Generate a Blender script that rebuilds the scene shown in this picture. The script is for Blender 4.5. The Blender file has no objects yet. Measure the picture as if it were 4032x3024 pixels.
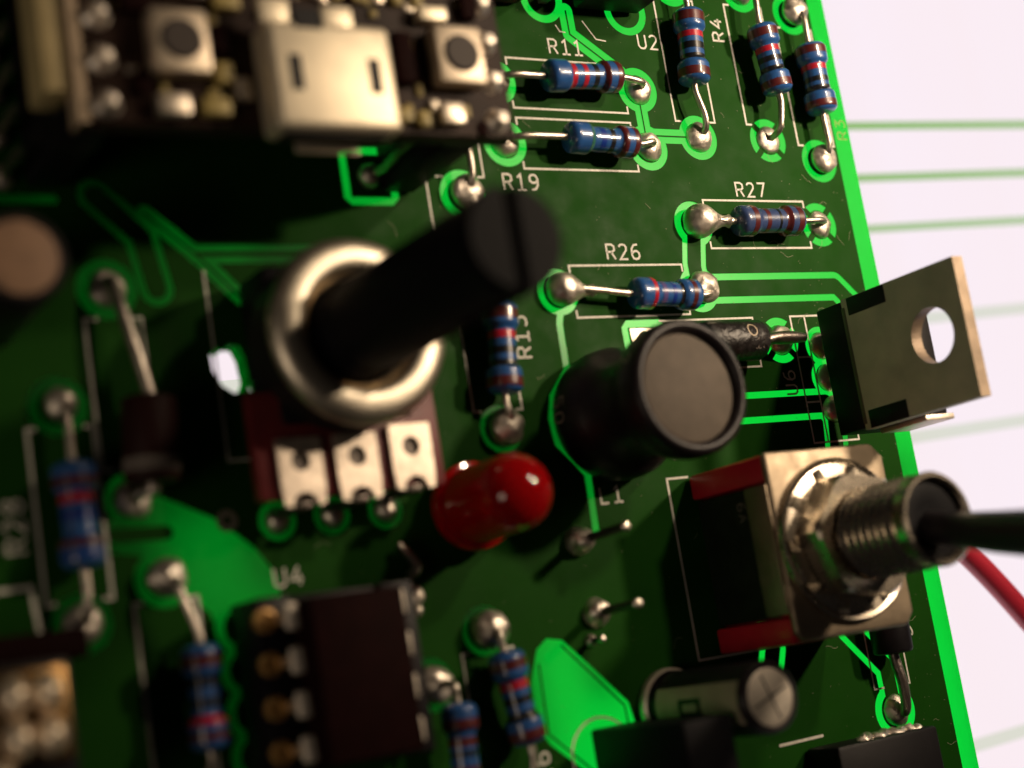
import bpy, bmesh, math, random
from mathutils import Vector, Matrix, noise
from mathutils.geometry import delaunay_2d_cdt
random.seed(7)
S = 0.1                      # all code below is in millimetres; 1 Blender unit = 10 mm
sc = bpy.context.scene
sc.unit_settings.system = 'METRIC'; sc.unit_settings.scale_length = 0.01
COL = sc.collection

# ------------------------------------------------------------------ camera
cam = bpy.data.cameras.new('camera'); camo = bpy.data.objects.new('camera', cam); COL.objects.link(camo)
R = ((0.84802, -0.15939, 0.50542), (-0.04835, -0.97299, -0.22572), (0.52775, 0.16697, -0.83283))
Cp = Vector((-82.526, -29.813, 91.212)) * S
m = Matrix.Identity(4)
for i in range(3):
    m[i][0] = R[0][i]; m[i][1] = -R[1][i]; m[i][2] = -R[2][i]; m[i][3] = Cp[i]
camo.matrix_world = m
cam.sensor_width = 36; cam.lens = 56.27; cam.clip_start = 0.05; cam.clip_end = 500
cam.dof.use_dof = True; cam.dof.focus_distance = 122 * S; cam.dof.aperture_fstop = 0.05627 / (2 * 1.35 * S)
sc.camera = camo
# ------------------------------------------------------------------ world and lamps (a dark room, two warm bulbs up to the right)
w = bpy.data.worlds.new('World'); sc.world = w; w.use_nodes = True
bg = w.node_tree.nodes['Background']; bg.inputs[0].default_value = (1.0, 0.86, 0.78, 1); bg.inputs[1].default_value = 0.007
def lamp(name, loc, target, size, watts, col, spread=64):
    d = bpy.data.lights.new(name, 'AREA'); d.shape = 'DISK'; d.size = size * S; d.energy = watts; d.color = col; d.spread = math.radians(spread)
    o = bpy.data.objects.new(name, d); COL.objects.link(o); o.location = Vector(loc) * S
    o.rotation_euler = (Vector(target) - Vector(loc)).to_track_quat('-Z', 'Y').to_euler()
    return o
lamp('ceiling_bulb', (67, 26, 112), (4, 8, 0), 9, 270, (1.0, 0.78, 0.55))
lamp('ceiling_bulb', (32, 50, 114), (4, 8, 0), 9, 120, (1.0, 0.78, 0.55))
lamp('room_lamp', (-175, -50, 75), (-10, -18, 0), 60, 250, (1.0, 0.80, 0.60), 180)
sc.view_settings.view_transform = 'Standard'; sc.view_settings.look = 'None'
sc.view_settings.exposure = 0.0; sc.view_settings.gamma = 1.0; sc.view_settings.use_curve_mapping = False
sc.render.engine = 'CYCLES'
sc.cycles.max_bounces = 10; sc.cycles.diffuse_bounces = 4; sc.cycles.transmission_bounces = 8

# ------------------------------------------------------------------ materials
def mat(name, col, rough=0.5, metal=0.0, coat=0.0, spec=0.5, bump=0.0, bscale=30.0, var=0.0, vscale=8.0, trans=0.0, sss=0.0, ior=1.5, rvar=0.0):
    mt = bpy.data.materials.new(name); mt.use_nodes = True
    nt = mt.node_tree; p = nt.nodes['Principled BSDF']
    p.inputs['Base Color'].default_value = (*col, 1); p.inputs['Roughness'].default_value = rough
    p.inputs['Metallic'].default_value = metal; p.inputs['Coat Weight'].default_value = coat
    p.inputs['Coat Roughness'].default_value = 0.08; p.inputs['Specular IOR Level'].default_value = spec
    p.inputs['Transmission Weight'].default_value = trans; p.inputs['IOR'].default_value = ior
    if sss:
        p.inputs['Subsurface Weight'].default_value = sss; p.inputs['Subsurface Radius'].default_value = (0.25, 0.03, 0.03); p.inputs['Subsurface Scale'].default_value = 1.0
    tc = nt.nodes.new('ShaderNodeTexCoord')
    def nz(sc_, det=5):
        n = nt.nodes.new('ShaderNodeTexNoise'); n.inputs['Scale'].default_value = sc_; n.inputs['Detail'].default_value = det
        nt.links.new(tc.outputs['Object'], n.inputs['Vector']); return n
    if bump:
        b = nt.nodes.new('ShaderNodeBump'); b.inputs['Strength'].default_value = bump; b.inputs['Distance'].default_value = 0.02
        nt.links.new(nz(bscale).outputs['Fac'], b.inputs['Height']); nt.links.new(b.outputs[0], p.inputs['Normal'])
    if var:
        mx = nt.nodes.new('ShaderNodeMix'); mx.data_type = 'RGBA'
        mx.inputs[6].default_value = (*[c * (1 - var) for c in col], 1); mx.inputs[7].default_value = (*[min(1, c * (1 + var)) for c in col], 1)
        r = nt.nodes.new('ShaderNodeMapRange'); r.inputs[1].default_value = 0.32; r.inputs[2].default_value = 0.68
        nt.links.new(nz(vscale).outputs['Fac'], r.inputs[0]); nt.links.new(r.outputs[0], mx.inputs[0]); nt.links.new(mx.outputs[2], p.inputs['Base Color'])
    if rvar:
        r = nt.nodes.new('ShaderNodeMapRange'); r.inputs[3].default_value = max(0.02, rough - rvar); r.inputs[4].default_value = min(1, rough + rvar)
        r.inputs[1].default_value = 0.3; r.inputs[2].default_value = 0.7
        nt.links.new(nz(vscale * 1.7).outputs['Fac'], r.inputs[0]); nt.links.new(r.outputs[0], p.inputs['Roughness'])
    return mt
MASK = mat('green_solder_mask', (0.0080, 0.053, 0.0040), 0.5, 0, 0.0, 0.035, bump=0.04, bscale=26, var=0.07, vscale=2.2, rvar=0.12)
SILK = mat('white_silkscreen_ink', (0.62, 0.60, 0.54), 0.6, var=0.15, vscale=40)
SOLDER = mat('tin_solder', (0.74, 0.67, 0.59), 0.48, 1.0, bump=0.35, bscale=16, var=0.25, vscale=9, rvar=0.14)
LEAD = mat('tinned_lead_wire', (0.58, 0.52, 0.45), 0.38, 1.0, bump=0.15, bscale=20, var=0.2, vscale=12)
DLEAD = mat('dull_diode_lead', (0.34, 0.29, 0.26), 0.42, 1.0, bump=0.25, bscale=30, var=0.3, vscale=10)
NICKEL = mat('nickel_plate', (0.66, 0.58, 0.47), 0.27, 1.0, bump=0.01, bscale=30, var=0.03, vscale=6, rvar=0.02)
BRUSH = mat('satin_nickel_sheet', (0.36, 0.29, 0.21), 0.56, 1.0, bump=0.10, bscale=60, var=0.14, vscale=5, rvar=0.08)
TAB = mat('dull_tinned_tab', (0.46, 0.43, 0.33), 0.6, 0.15, bump=0.10, bscale=60, var=0.14, vscale=4)
COPPER = mat('raw_tab_edge', (0.30, 0.23, 0.17), 0.55, 0.6, bump=0.2, bscale=50, var=0.2)
CHROME = mat('dark_reflection_chrome', (0.018, 0.014, 0.018), 0.4, 0.3, var=0.1)  # near-black colour stands in for chrome mirroring the dark room
STEELDK = mat('dark_steel', (0.10, 0.085, 0.075), 0.45, 0.9, bump=0.1)  # dark-toned steel for tag legs, pin posts and vent scores
BLACK = mat('black_plastic', (0.007, 0.006, 0.008), 0.5, spec=0.22, bump=0.08, bscale=80, var=0.2)
BLACKS = mat('black_shaft_plastic', (0.004, 0.004, 0.006), 0.55, spec=0.12, bump=0.1, bscale=60)
SLEEVE = mat('black_heatshrink', (0.010, 0.007, 0.009), 0.42, spec=0.3, bump=0.12, bscale=18)
FERRITE = mat('ferrite_top', (0.105, 0.082, 0.062), 0.7, bump=0.25, bscale=90, var=0.14)
PRINT = mat('grey_print', (0.30, 0.26, 0.22), 0.7)
FPRINT = mat('faint_print', (0.16, 0.135, 0.115), 0.7)
CHIP = mat('dark_epoxy_chip', (0.012, 0.0025, 0.0025), 0.7, spec=0.06, bump=0.2, bscale=110, var=0.2)
REDP = mat('red_plastic', (0.50, 0.012, 0.030), 0.38, coat=0.1, bump=0.06, bscale=40, var=0.08)
PANEL = mat('dark_resin_panel', (0.010, 0.016, 0.008), 0.5, spec=0.15, bump=0.15, bscale=20, var=0.3)
PHEN = mat('red_brown_phenolic', (0.13, 0.010, 0.012), 0.5, bump=0.1, bscale=50, var=0.15)
REDWIRE = mat('red_wire_insulation', (0.50, 0.022, 0.05), 0.4, coat=0.2)
BLUE = mat('blue_resistor_lacquer', (0.021, 0.090, 0.29), 0.34, coat=0.8, bump=0.12, bscale=30, var=0.12, vscale=14)
BAND = {'r': mat('red_band', (0.42, 0.010, 0.030), 0.34, coat=0.7, var=0.12), 'n': mat('brown_band', (0.085, 0.012, 0.014), 0.34, coat=0.7, var=0.15),
        'k': mat('black_band', (0.008, 0.008, 0.010), 0.34, coat=0.7), 'g': mat('green_band', (0.03, 0.14, 0.08), 0.34, coat=0.7),
        'v': mat('violet_band', (0.10, 0.07, 0.22), 0.34, coat=0.7), 'b': mat('deep_blue_band', (0.006, 0.03, 0.24), 0.34, coat=0.7), 'e': mat('grey_band', (0.16, 0.17, 0.20), 0.34, coat=0.7)}
ALU = mat('bare_aluminium', (0.74, 0.67, 0.58), 0.5, 1.0, bump=0.12, bscale=40, var=0.12)
STRIPE = mat('grey_polarity_stripe', (0.36, 0.30, 0.22), 0.6, spec=0.2, var=0.1)
CREAM = mat('cream_header_plastic', (0.50, 0.40, 0.20), 0.5, var=0.15, vscale=4, bump=0.1)
BROWNPCB = mat('black_brown_board', (0.026, 0.013, 0.009), 0.55, spec=0.15, var=0.35, vscale=3, bump=0.15)
BUTTON = mat('pressed_steel_button', (0.66, 0.56, 0.44), 0.5, 0.9, var=0.1)
SHELL = mat('bright_tin_shell', (0.88, 0.78, 0.60), 0.5, 0.7, var=0.06)
PLUNGER = mat('grey_button_plunger', (0.05, 0.036, 0.03), 0.65)
TANCAP = mat('tan_ceramic', (0.36, 0.28, 0.09), 0.5, var=0.2)
WHITECAP = mat('tinned_terminal', (0.72, 0.63, 0.52), 0.4, 0.85)
GOLD = mat('gold_contact', (0.90, 0.76, 0.58), 0.36, 0.6, bump=0.2, bscale=8, var=0.1)
GOLDDK = mat('gold_contact_well', (0.36, 0.21, 0.08), 0.35, 1.0, bump=0.2, bscale=12)
PALETIN = mat('pale_tinned_leg', (0.78, 0.70, 0.60), 0.5, 0.35)
CANTOP = mat('tan_cap_top', (0.34, 0.20, 0.12), 0.6, var=0.12)
PLUM = mat('dark_plum_film', (0.10, 0.008, 0.03), 0.4)
DUST = mat('pale_dust', (0.30, 0.30, 0.20), 0.9)

def led_mat():
    mt = bpy.data.materials.new('red_led_epoxy'); mt.use_nodes = True
    p = mt.node_tree.nodes['Principled BSDF']
    p.inputs['Base Color'].default_value = (0.42, 0.003, 0.005, 1); p.inputs['Roughness'].default_value = 0.08; p.inputs['IOR'].default_value = 1.5
    p.inputs['Transmission Weight'].default_value = 0.4; p.inputs['Subsurface Weight'].default_value = 0.4
    p.inputs['Subsurface Radius'].default_value = (0.3, 0.02, 0.02); p.inputs['Subsurface Scale'].default_value = 0.6
    return mt
LEDM = led_mat()
def fr4():
    mt = bpy.data.materials.new('translucent_green_laminate'); mt.use_nodes = True; nt = mt.node_tree
    for n in list(nt.nodes): nt.nodes.remove(n)
    o = nt.nodes.new('ShaderNodeOutputMaterial'); t = nt.nodes.new('ShaderNodeBsdfTranslucent'); d = nt.nodes.new('ShaderNodeBsdfDiffuse')
    g = nt.nodes.new('ShaderNodeBsdfGlossy'); f = nt.nodes.new('ShaderNodeFresnel'); m1 = nt.nodes.new('ShaderNodeMixShader'); m2 = nt.nodes.new('ShaderNodeMixShader')
    tc = nt.nodes.new('ShaderNodeTexCoord'); n = nt.nodes.new('ShaderNodeTexNoise'); n.inputs['Scale'].default_value = 3.0; n.inputs['Detail'].default_value = 6
    mx = nt.nodes.new('ShaderNodeMix'); mx.data_type = 'RGBA'; mx.inputs[6].default_value = (0.045, 0.91, 0.20, 1); mx.inputs[7].default_value = (0.065, 0.98, 0.26, 1)
    nt.links.new(tc.outputs['Object'], n.inputs['Vector']); nt.links.new(n.outputs['Fac'], mx.inputs[0]); nt.links.new(mx.outputs[2], t.inputs['Color'])
    d.inputs['Color'].default_value = (0.02, 0.12, 0.03, 1); g.inputs['Roughness'].default_value = 0.3; f.inputs['IOR'].default_value = 1.45
    m1.inputs[0].default_value = 0.985; nt.links.new(d.outputs[0], m1.inputs[1]); nt.links.new(t.outputs[0], m1.inputs[2])
    m2.inputs[0].default_value = 0.015
    nt.links.new(m1.outputs[0], m2.inputs[1]); nt.links.new(g.outputs[0], m2.inputs[2]); nt.links.new(m2.outputs[0], o.inputs['Surface'])
    return mt
FR4 = fr4()
ROWS = (15.47, 9.96, 4.66, -4.9, -16.54, -46.19)       # ruled lines shown on the lit screen (y in mm at x = 30)
def screen_mat():
    mt = bpy.data.materials.new('lit_screen_page'); mt.use_nodes = True; nt = mt.node_tree
    for n in list(nt.nodes): nt.nodes.remove(n)
    o = nt.nodes.new('ShaderNodeOutputMaterial'); e = nt.nodes.new('ShaderNodeEmission'); e.inputs['Strength'].default_value = 1.0
    tc = nt.nodes.new('ShaderNodeTexCoord'); sp = nt.nodes.new('ShaderNodeSeparateXYZ'); nt.links.new(tc.outputs['Object'], sp.inputs[0])
    def M(op, a, b=None):
        n = nt.nodes.new('ShaderNodeMath'); n.operation = op
        for k, v in enumerate((a, b)):
            if v is None: continue
            if isinstance(v, (int, float)): n.inputs[k].default_value = v
            else: nt.links.new(v, n.inputs[k])
        return n.outputs[0]
    tot = None
    for k, r in enumerate(ROWS):
        dd = M('ABSOLUTE', M('SUBTRACT', sp.outputs['Y'], r * S))
        x = M('LESS_THAN', dd, (0.42 if k < 3 else 0.6) * S)
        x = M('MULTIPLY', x, (0.85, 0.80, 0.68, 0.30, 0.30, 0.30)[k])
        tot = x if tot is None else M('ADD', tot, x)
    mx = nt.nodes.new('ShaderNodeMix'); mx.data_type = 'RGBA'; nt.links.new(tot, mx.inputs[0])
    mp = nt.nodes.new('ShaderNodeMapping'); mp.inputs['Scale'].default_value = (1.1, 0.12, 1); nt.links.new(tc.outputs['Object'], mp.inputs['Vector'])
    nz = nt.nodes.new('ShaderNodeTexNoise'); nz.inputs['Scale'].default_value = 0.8; nt.links.new(mp.outputs[0], nz.inputs['Vector'])
    m0 = nt.nodes.new('ShaderNodeMix'); m0.data_type = 'RGBA'; m0.inputs[6].default_value = (0.96, 0.83, 0.86, 1); m0.inputs[7].default_value = (0.97, 0.87, 0.95, 1)
    nt.links.new(nz.outputs['Fac'], m0.inputs[0]); nt.links.new(m0.outputs[2], mx.inputs[6])
    mx.inputs[6].default_value = (0.96, 0.845, 0.88, 1); mx.inputs[7].default_value = (0.16, 0.44, 0.04, 1)
    nt.links.new(mx.outputs[2], e.inputs['Color']); nt.links.new(e.outputs[0], o.inputs['Surface'])
    return mt
SCREEN = screen_mat()

# ------------------------------------------------------------------ mesh helpers
class MB:
    def __init__(s): s.v = []; s.f = []
    def add(s, vs, fs):
        o = len(s.v); s.v += [tuple(x) for x in vs]; s.f += [tuple(i + o for i in f) for f in fs]; return s
    def box(s, x0, x1, y0, y1, z0, z1):
        return s.add([(x0,y0,z0),(x1,y0,z0),(x1,y1,z0),(x0,y1,z0),(x0,y0,z1),(x1,y0,z1),(x1,y1,z1),(x0,y1,z1)],
                     [(3,2,1,0),(4,5,6,7),(0,1,5,4),(1,2,6,5),(2,3,7,6),(3,0,4,7)])
    def lathe(s, prof, o=(0,0,0), ax=(0,0,1), n=32, closed_ends=True):
        ax = Vector(ax).normalized(); o = Vector(o)
        u = ax.orthogonal().normalized() if abs(ax.z) < 0.999 else Vector((1,0,0)); v = ax.cross(u)
        vs = []; fs = []
        for (r, h) in prof:
            for k in range(n):
                a = 2 * math.pi * k / n; vs.append(o + ax * h + (u * math.cos(a) + v * math.sin(a)) * max(r, 1e-4))
        m_ = len(prof)
        for i in range(m_ - 1):
            for k in range(n):
                k2 = (k + 1) % n; fs.append((i*n+k, i*n+k2, (i+1)*n+k2, (i+1)*n+k))
        if closed_ends:
            fs.append(tuple(range(n - 1, -1, -1))); fs.append(tuple((m_-1)*n + k for k in range(n)))
        return s.add(vs, fs)
    def tube(s, pts, r, n=12):
        pts = [Vector(p) for p in pts]; rs = r if isinstance(r, (list, tuple)) else [r] * len(pts)
        vs = []; fs = []; prev = None
        for i, p in enumerate(pts):
            t = (pts[min(i+1, len(pts)-1)] - pts[max(i-1, 0)]).normalized()
            u = t.orthogonal().normalized() if prev is None else (prev - t * prev.dot(t)).normalized()
            prev = u; v = t.cross(u)
            for k in range(n):
                a = 2*math.pi*k/n; vs.append(p + (u*math.cos(a) + v*math.sin(a)) * rs[i])
        for i in range(len(pts)-1):
            for k in range(n):
                k2 = (k+1) % n; fs.append((i*n+k, i*n+k2, (i+1)*n+k2, (i+1)*n+k))
        fs.append(tuple(range(n-1, -1, -1))); fs.append(tuple((len(pts)-1)*n+k for k in range(n)))
        return s.add(vs, fs)
    def prism(s, poly, z0, z1):
        n = len(poly)
        return s.add([(x, y, z0) for x, y in poly] + [(x, y, z1) for x, y in poly],
                     [tuple(range(n-1, -1, -1)), tuple(range(n, 2*n))] + [(i, (i+1) % n, n+(i+1) % n, n+i) for i in range(n)])
    def ribbon(s, pts, wd, fn=None, closed=False):
        """flat mitred strip along a 2D line; fn maps (x, y) to 3D"""
        P = [Vector(p) for p in pts]; n = len(P); L = []; Rr = []
        for i in range(n):
            a = P[i-1] if (i > 0 or closed) else None; c = P[(i+1) % n] if (i < n-1 or closed) else None
            d1 = (P[i] - a).normalized() if a is not None else None; d2 = (c - P[i]).normalized() if c is not None else None
            if d1 is None: d1 = d2
            if d2 is None: d2 = d1
            n1 = Vector((-d1.y, d1.x)); n2 = Vector((-d2.y, d2.x)); mm = n1 + n2
            if mm.length < 1e-4: mm = n1.copy()
            mm.normalize(); k = min(1 / max(mm.dot(n1), 0.35), 2.2) * wd / 2
            L.append(P[i] + mm * k); Rr.append(P[i] - mm * k)
        fn = fn or (lambda x, y: (x, y, 0)); vs = [fn(*q) for q in L] + [fn(*q) for q in Rr]
        fs = [(n+i, n+(i+1) % n, (i+1) % n, i) for i in range(n if closed else n-1)]
        return s.add(vs, fs)
    def build(s, name, mt, parent=None, smooth=True, bevel=0, seg=2, ang=35, origin=None):
        me = bpy.data.meshes.new(name)
        me.from_pydata([(x*S, y*S, z*S) for x, y, z in s.v], [], s.f); me.update()
        if bevel:
            bm = bmesh.new(); bm.from_mesh(me)
            es = [e for e in bm.edges if len(e.link_faces) == 2 and e.calc_face_angle(0) > math.radians(40)]
            bmesh.ops.bevel(bm, geom=es, offset=bevel*S, segments=seg, profile=0.5, affect='EDGES', clamp_overlap=True)
            bm.to_mesh(me); bm.free()
        if smooth:
            me.shade_smooth(); me.set_sharp_from_angle(angle=math.radians(ang))
        me.materials.append(mt)
        o = bpy.data.objects.new(name, me); COL.objects.link(o)
        if parent is not None:
            o.parent = parent; o.matrix_parent_inverse = Matrix.Translation(parent.location).inverted()
        return o
def thing(name, label, cat, loc, group=None):
    o = bpy.data.objects.new(name, None); COL.objects.link(o); o.location = Vector(loc) * S; o.empty_display_size = 0.1
    o['label'] = label; o['category'] = cat
    if group: o['group'] = group
    return o
def bez(p, n=8):
    """smooth Catmull-Rom path through points"""
    P = [Vector(q) for q in p]; P = [P[0]*2 - P[1]] + P + [P[-1]*2 - P[-2]]; out = []
    for i in range(1, len(P)-2):
        for k in range(n):
            t = k/n; a, b, c, d = P[i-1], P[i], P[i+1], P[i+2]
            out.append(0.5*((2*b) + (c-a)*t + (2*a-5*b+4*c-d)*t*t + (3*b-a-3*c+d)*t**3))
    out.append(P[-2]); return out

# stroke lettering (single-line, like board legend printing)
GL = {
 'R': [[(0,0),(0,1),(.42,1),(.6,.88),(.6,.62),(.42,.5),(0,.5)],[(.33,.5),(.62,0)]],
 '1': [[(.08,.80),(.34,1),(.34,0)],[(.02,0),(.30,0)],[(.38,0),(.66,0)]],
 '2': [[(.02,.84),(.14,.97),(.32,1),(.5,.96),(.6,.8),(.56,.6),(.02,0),(.64,0)]],
 '3': [[(.02,1),(.6,1),(.28,.6),(.48,.56),(.62,.4),(.62,.2),(.48,.03),(.2,0),(.02,.1)]],
 '4': [[(.46,1),(.02,.3),(.68,.3)],[(.5,.62),(.5,0)]],
 '5': [[(.58,1),(.1,1),(.05,.56),(.4,.62),(.6,.46),(.6,.2),(.42,0),(.15,0),(.02,.1)]],
 '6': [[(.56,1),(.25,.95),(.06,.7),(.02,.3),(.12,.05),(.32,0),(.5,.04),(.62,.2),(.6,.42),(.45,.55),(.25,.55),(.06,.4)]],
 '7': [[(.0,1),(.64,1),(.2,0)]],
 '8': [[(.32,.54),(.1,.66),(.08,.88),(.25,1),(.42,1),(.58,.88),(.56,.66),(.32,.54),(.06,.4),(.02,.16),(.2,0),(.46,0),(.63,.16),(.6,.4),(.34,.55)]],
 '9': [[(.1,0),(.4,.05),(.58,.3),(.62,.7),(.5,.95),(.32,1),(.12,.95),(.02,.8),(.04,.58),(.2,.46),(.4,.46),(.58,.6)]],
 'U': [[(0,1),(0,.2),(.14,.03),(.32,0),(.48,.03),(.62,.2),(.62,1)]],
 'L': [[(0,1),(0,0),(.56,0)]],
 'D': [[(.02,0),(.02,1),(.3,1),(.52,.88),(.62,.6),(.62,.4),(.52,.12),(.3,0),(.05,0)]],
 '0': [[(.3,0),(.1,.1),(.02,.4),(.02,.6),(.1,.9),(.3,1),(.5,.9),(.6,.6),(.6,.4),(.5,.1),(.33,0)]],
 'N': [[(0,0),(0,1),(.6,0),(.6,1)]], 'A': [[(0,0),(.32,1),(.64,0)],[(.16,.32),(.5,.32)]]}
def lettering(mb, txt, o, h, wd, rot=0.0, fn=None, adv=0.98):
    c, s_ = math.cos(rot), math.sin(rot); x = 0
    for ch in txt:
        for st in GL[ch]:
            pts = []
            for (px, py) in st:
                qx, qy = (x + px) * h, py * h
                pts.append((o[0] + qx*c - qy*s_, o[1] + qx*s_ + qy*c))
            mb.ribbon(pts, wd, fn)
        x += adv
    return mb

# ------------------------------------------------------------------ lit screen under the board
ZS = -20.0
scr = MB().box(-38.5, 150, -130, 120, ZS-3, ZS).build('lit_screen', SCREEN, smooth=False)
scr.rotation_euler = (0, 0, math.radians(2.6)); scr['label'] = 'bright white lit screen with thin green ruled lines beneath the board'; scr['category'] = 'screen'

# ------------------------------------------------------------------ circuit board
board = thing('circuit_board', 'dark green circuit board glowing green where light passes between copper areas', 'circuit board', (-30, -10, -1.6))
BX0, BX1, BY0, BY1 = -74.0, 11.7, -62.0, 40.0
HOLE = [(-46.15,-8.6),(-45.7,-8.15),(-45.3,-8.35),(-44.9,-8.0),(-44.2,-8.1),(-43.9,-8.8),(-43.75,-10.2),(-44.1,-11.0),(-44.9,-11.1),(-45.6,-10.6),(-46.1,-9.6)]
HOLE2 = [(-43.5+0.42*math.cos(k*math.pi/6), -10.75+0.42*math.sin(k*math.pi/6)) for k in range(12)]
gaps = []; cop = []; spokes = []          # shapes: ('p', points, radius) path buffer; ('c', centre, r); ('g', polygon)
def trace(pts, wd, g=0.47): gaps.append(('p', pts, wd/2+g)); cop.append(('p', pts, wd/2))
def slit(pts, wd=0.5): gaps.append(('p', pts, wd/2))
def pad(x, y, ro=1.8, ri=1.2, thermal=False):
    gaps.append(('c', (x, y), ro)); cop.append(('c', (x, y), ri))
    if thermal:
        k = ro*0.74
        cop.append(('p', [(x-k, y-k), (x+k, y+k)], 0.26)); cop.append(('p', [(x-k, y+k), (x+k, y-k)], 0.26))
def sqpad(x, y, ho, hi):
    gaps.append(('g', [(x-ho+.5,y-ho),(x+ho-.5,y-ho),(x+ho,y-ho+.5),(x+ho,y+ho-.5),(x+ho-.5,y+ho),(x-ho+.5,y+ho),(x-ho,y+ho-.5),(x-ho,y-ho+.5)])); cop.append(('g', [(x-hi,y-hi),(x+hi,y-hi),(x+hi,y+hi),(x-hi,y+hi)]))
pad(-9.36, 10.6); pad(-9.34, 6.0); pad(-22.04, 6.0); pad(-22.06, 10.6); pad(-4.32, 6.97); pad(-4.32, 19.6)
pad(2.72, 6.97, thermal=True); pad(2.72, 19.67, 1.8); pad(7.77, 5.40); pad(7.77, 18.10); pad(-6.35, 0); pad(6.35, 0, thermal=True)
pad(-19.68, -5.09, 1.7); pad(-6.98, -5.09); pad(-26.2, 2.06); pad(-26.17, -14.59, 1.65, 1.25); pad(-55.88, -11.32, 1.8, 1.1); pad(-55.88, -24.02, 1.75)
pad(-50.85, -21.99, 1.75, 1.1); pad(-29.9, -27.76, 1.65, 1.25); pad(-34.4, -30.62, 1.75); pad(-0.04, -9.3, thermal=True)
sqpad(-12.74, -9.3, 1.98, 1.42); pad(-52.13, -4.31, 1.9, 1.1); pad(-52.13, -17.15, 1.65, 0.9); pad(4.25, -38.2, 2.0, 1.35)
for x in (-43.2, -39.5, -35.75): pad(x, -19.25, 1.25, 0.86)
for y in (-9.9, -12.46, -15.0): pad(4.0, y, 1.55, 1.1)
for y in (-25.4, -27.94, -30.48, -33.02): pad(-46.35, y, 1.75, 1.15)
pad(-16.75, 17.35, 1.85, 1.25); pad(-9.2, 17.0, 1.95, 1.35); sqpad(-33.3, 3.25, 2.05, 1.5)
trace([(-14.75,16.6),(-14.72,14.75),(-10.7,11.95),(-9.36,10.6)], 0.13, 0.56)
trace([(-9.36,10.6),(-9.34,6.0)], 0.12, 0.52); trace([(-9.34,6.98),(-4.32,6.98)], 0.12, 0.52)
trace([(-6.35,0),(-7.0,-3.2),(-6.98,-5.09)], 1.25); trace([(-6.98,-5.09),(6.75,-5.09),(8.6,-6.95),(8.6,-9.2),(4.0,-9.9)], 1.3, 0.52)
trace([(-15,-14.3),(3.4,-14.45),(4.0,-15)], 1.4, 0.5); trace([(4.0,-15),(3.7,-17.5),(1.1,-29.5),(1.1,-31.5),(4.2,-34.9),(4.25,-38.2)], 1.35, 0.5)
trace([(4.0,-12.46),(5.6,-12.3)], 1.0); trace([(-6.2,-29.5),(-6.3,-32.0),(-6.9,-33.6),(-6.9,-36)], 1.35, 0.5)
slit([(-19.7,-6.4),(-20.0,-7.4),(-20.05,-10.8),(-21.6,-12.6),(-22.0,-14.2),(-21.8,-15.9),(-20.6,-17.2),(-19.8,-18.2),(-19.9,-22.4)], 0.55)
slit([(-64,1.32),(-54.7,1.32)], 0.55); trace([(-52.2,1.6),(-49.6,-1.0),(-49.0,-4.35)], 1.25); trace([(-49.2,0.5),(-46.2,-2.15),(-43.6,-5.0)], 0.14); trace([(-46.2,-2.15),(-37.5,-2.15)], 0.3)
gaps.append(('g', [(-53.63,-18.31),(-52.64,-17.82),(-51.09,-16.79),(-49.51,-17.58),(-47.09,-18.81),(-44.86,-20.82),(-43.7,-22.59),(-43.6,-24.6),(-47.15,-25.2),(-48.41,-24.2),(-49.6,-22.89),(-50.07,-21.91),(-50.54,-20.93),(-52.26,-20.46),(-53.85,-20.12)]))
cop.append(('p', [(-58,-19.0),(-50.3,-19.3)], 0.42))
gaps.append(('g', [(-26.2,-29.5),(-25.29,-28.87),(-24.11,-29.13),(-22.14,-31.16),(-19.65,-33.91),(-19.35,-35.39),(-19.6,-36.9),(-22.51,-38.6),(-23.79,-37.9),(-26.3,-35.7),(-27.0,-34.53),(-27.0,-31.5)]))
cop.append(('p', [(-24.2,-29.5),(-19.99,-34.1),(-19.85,-37)], 0.07)); cop.append(('p', [(-26.2,-30.5),(-26.3,-35.0),(-23.2,-38)], 0.07))
slit([(-47.9,-24.6),(-47.6,-23.6)], 0.6)

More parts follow.
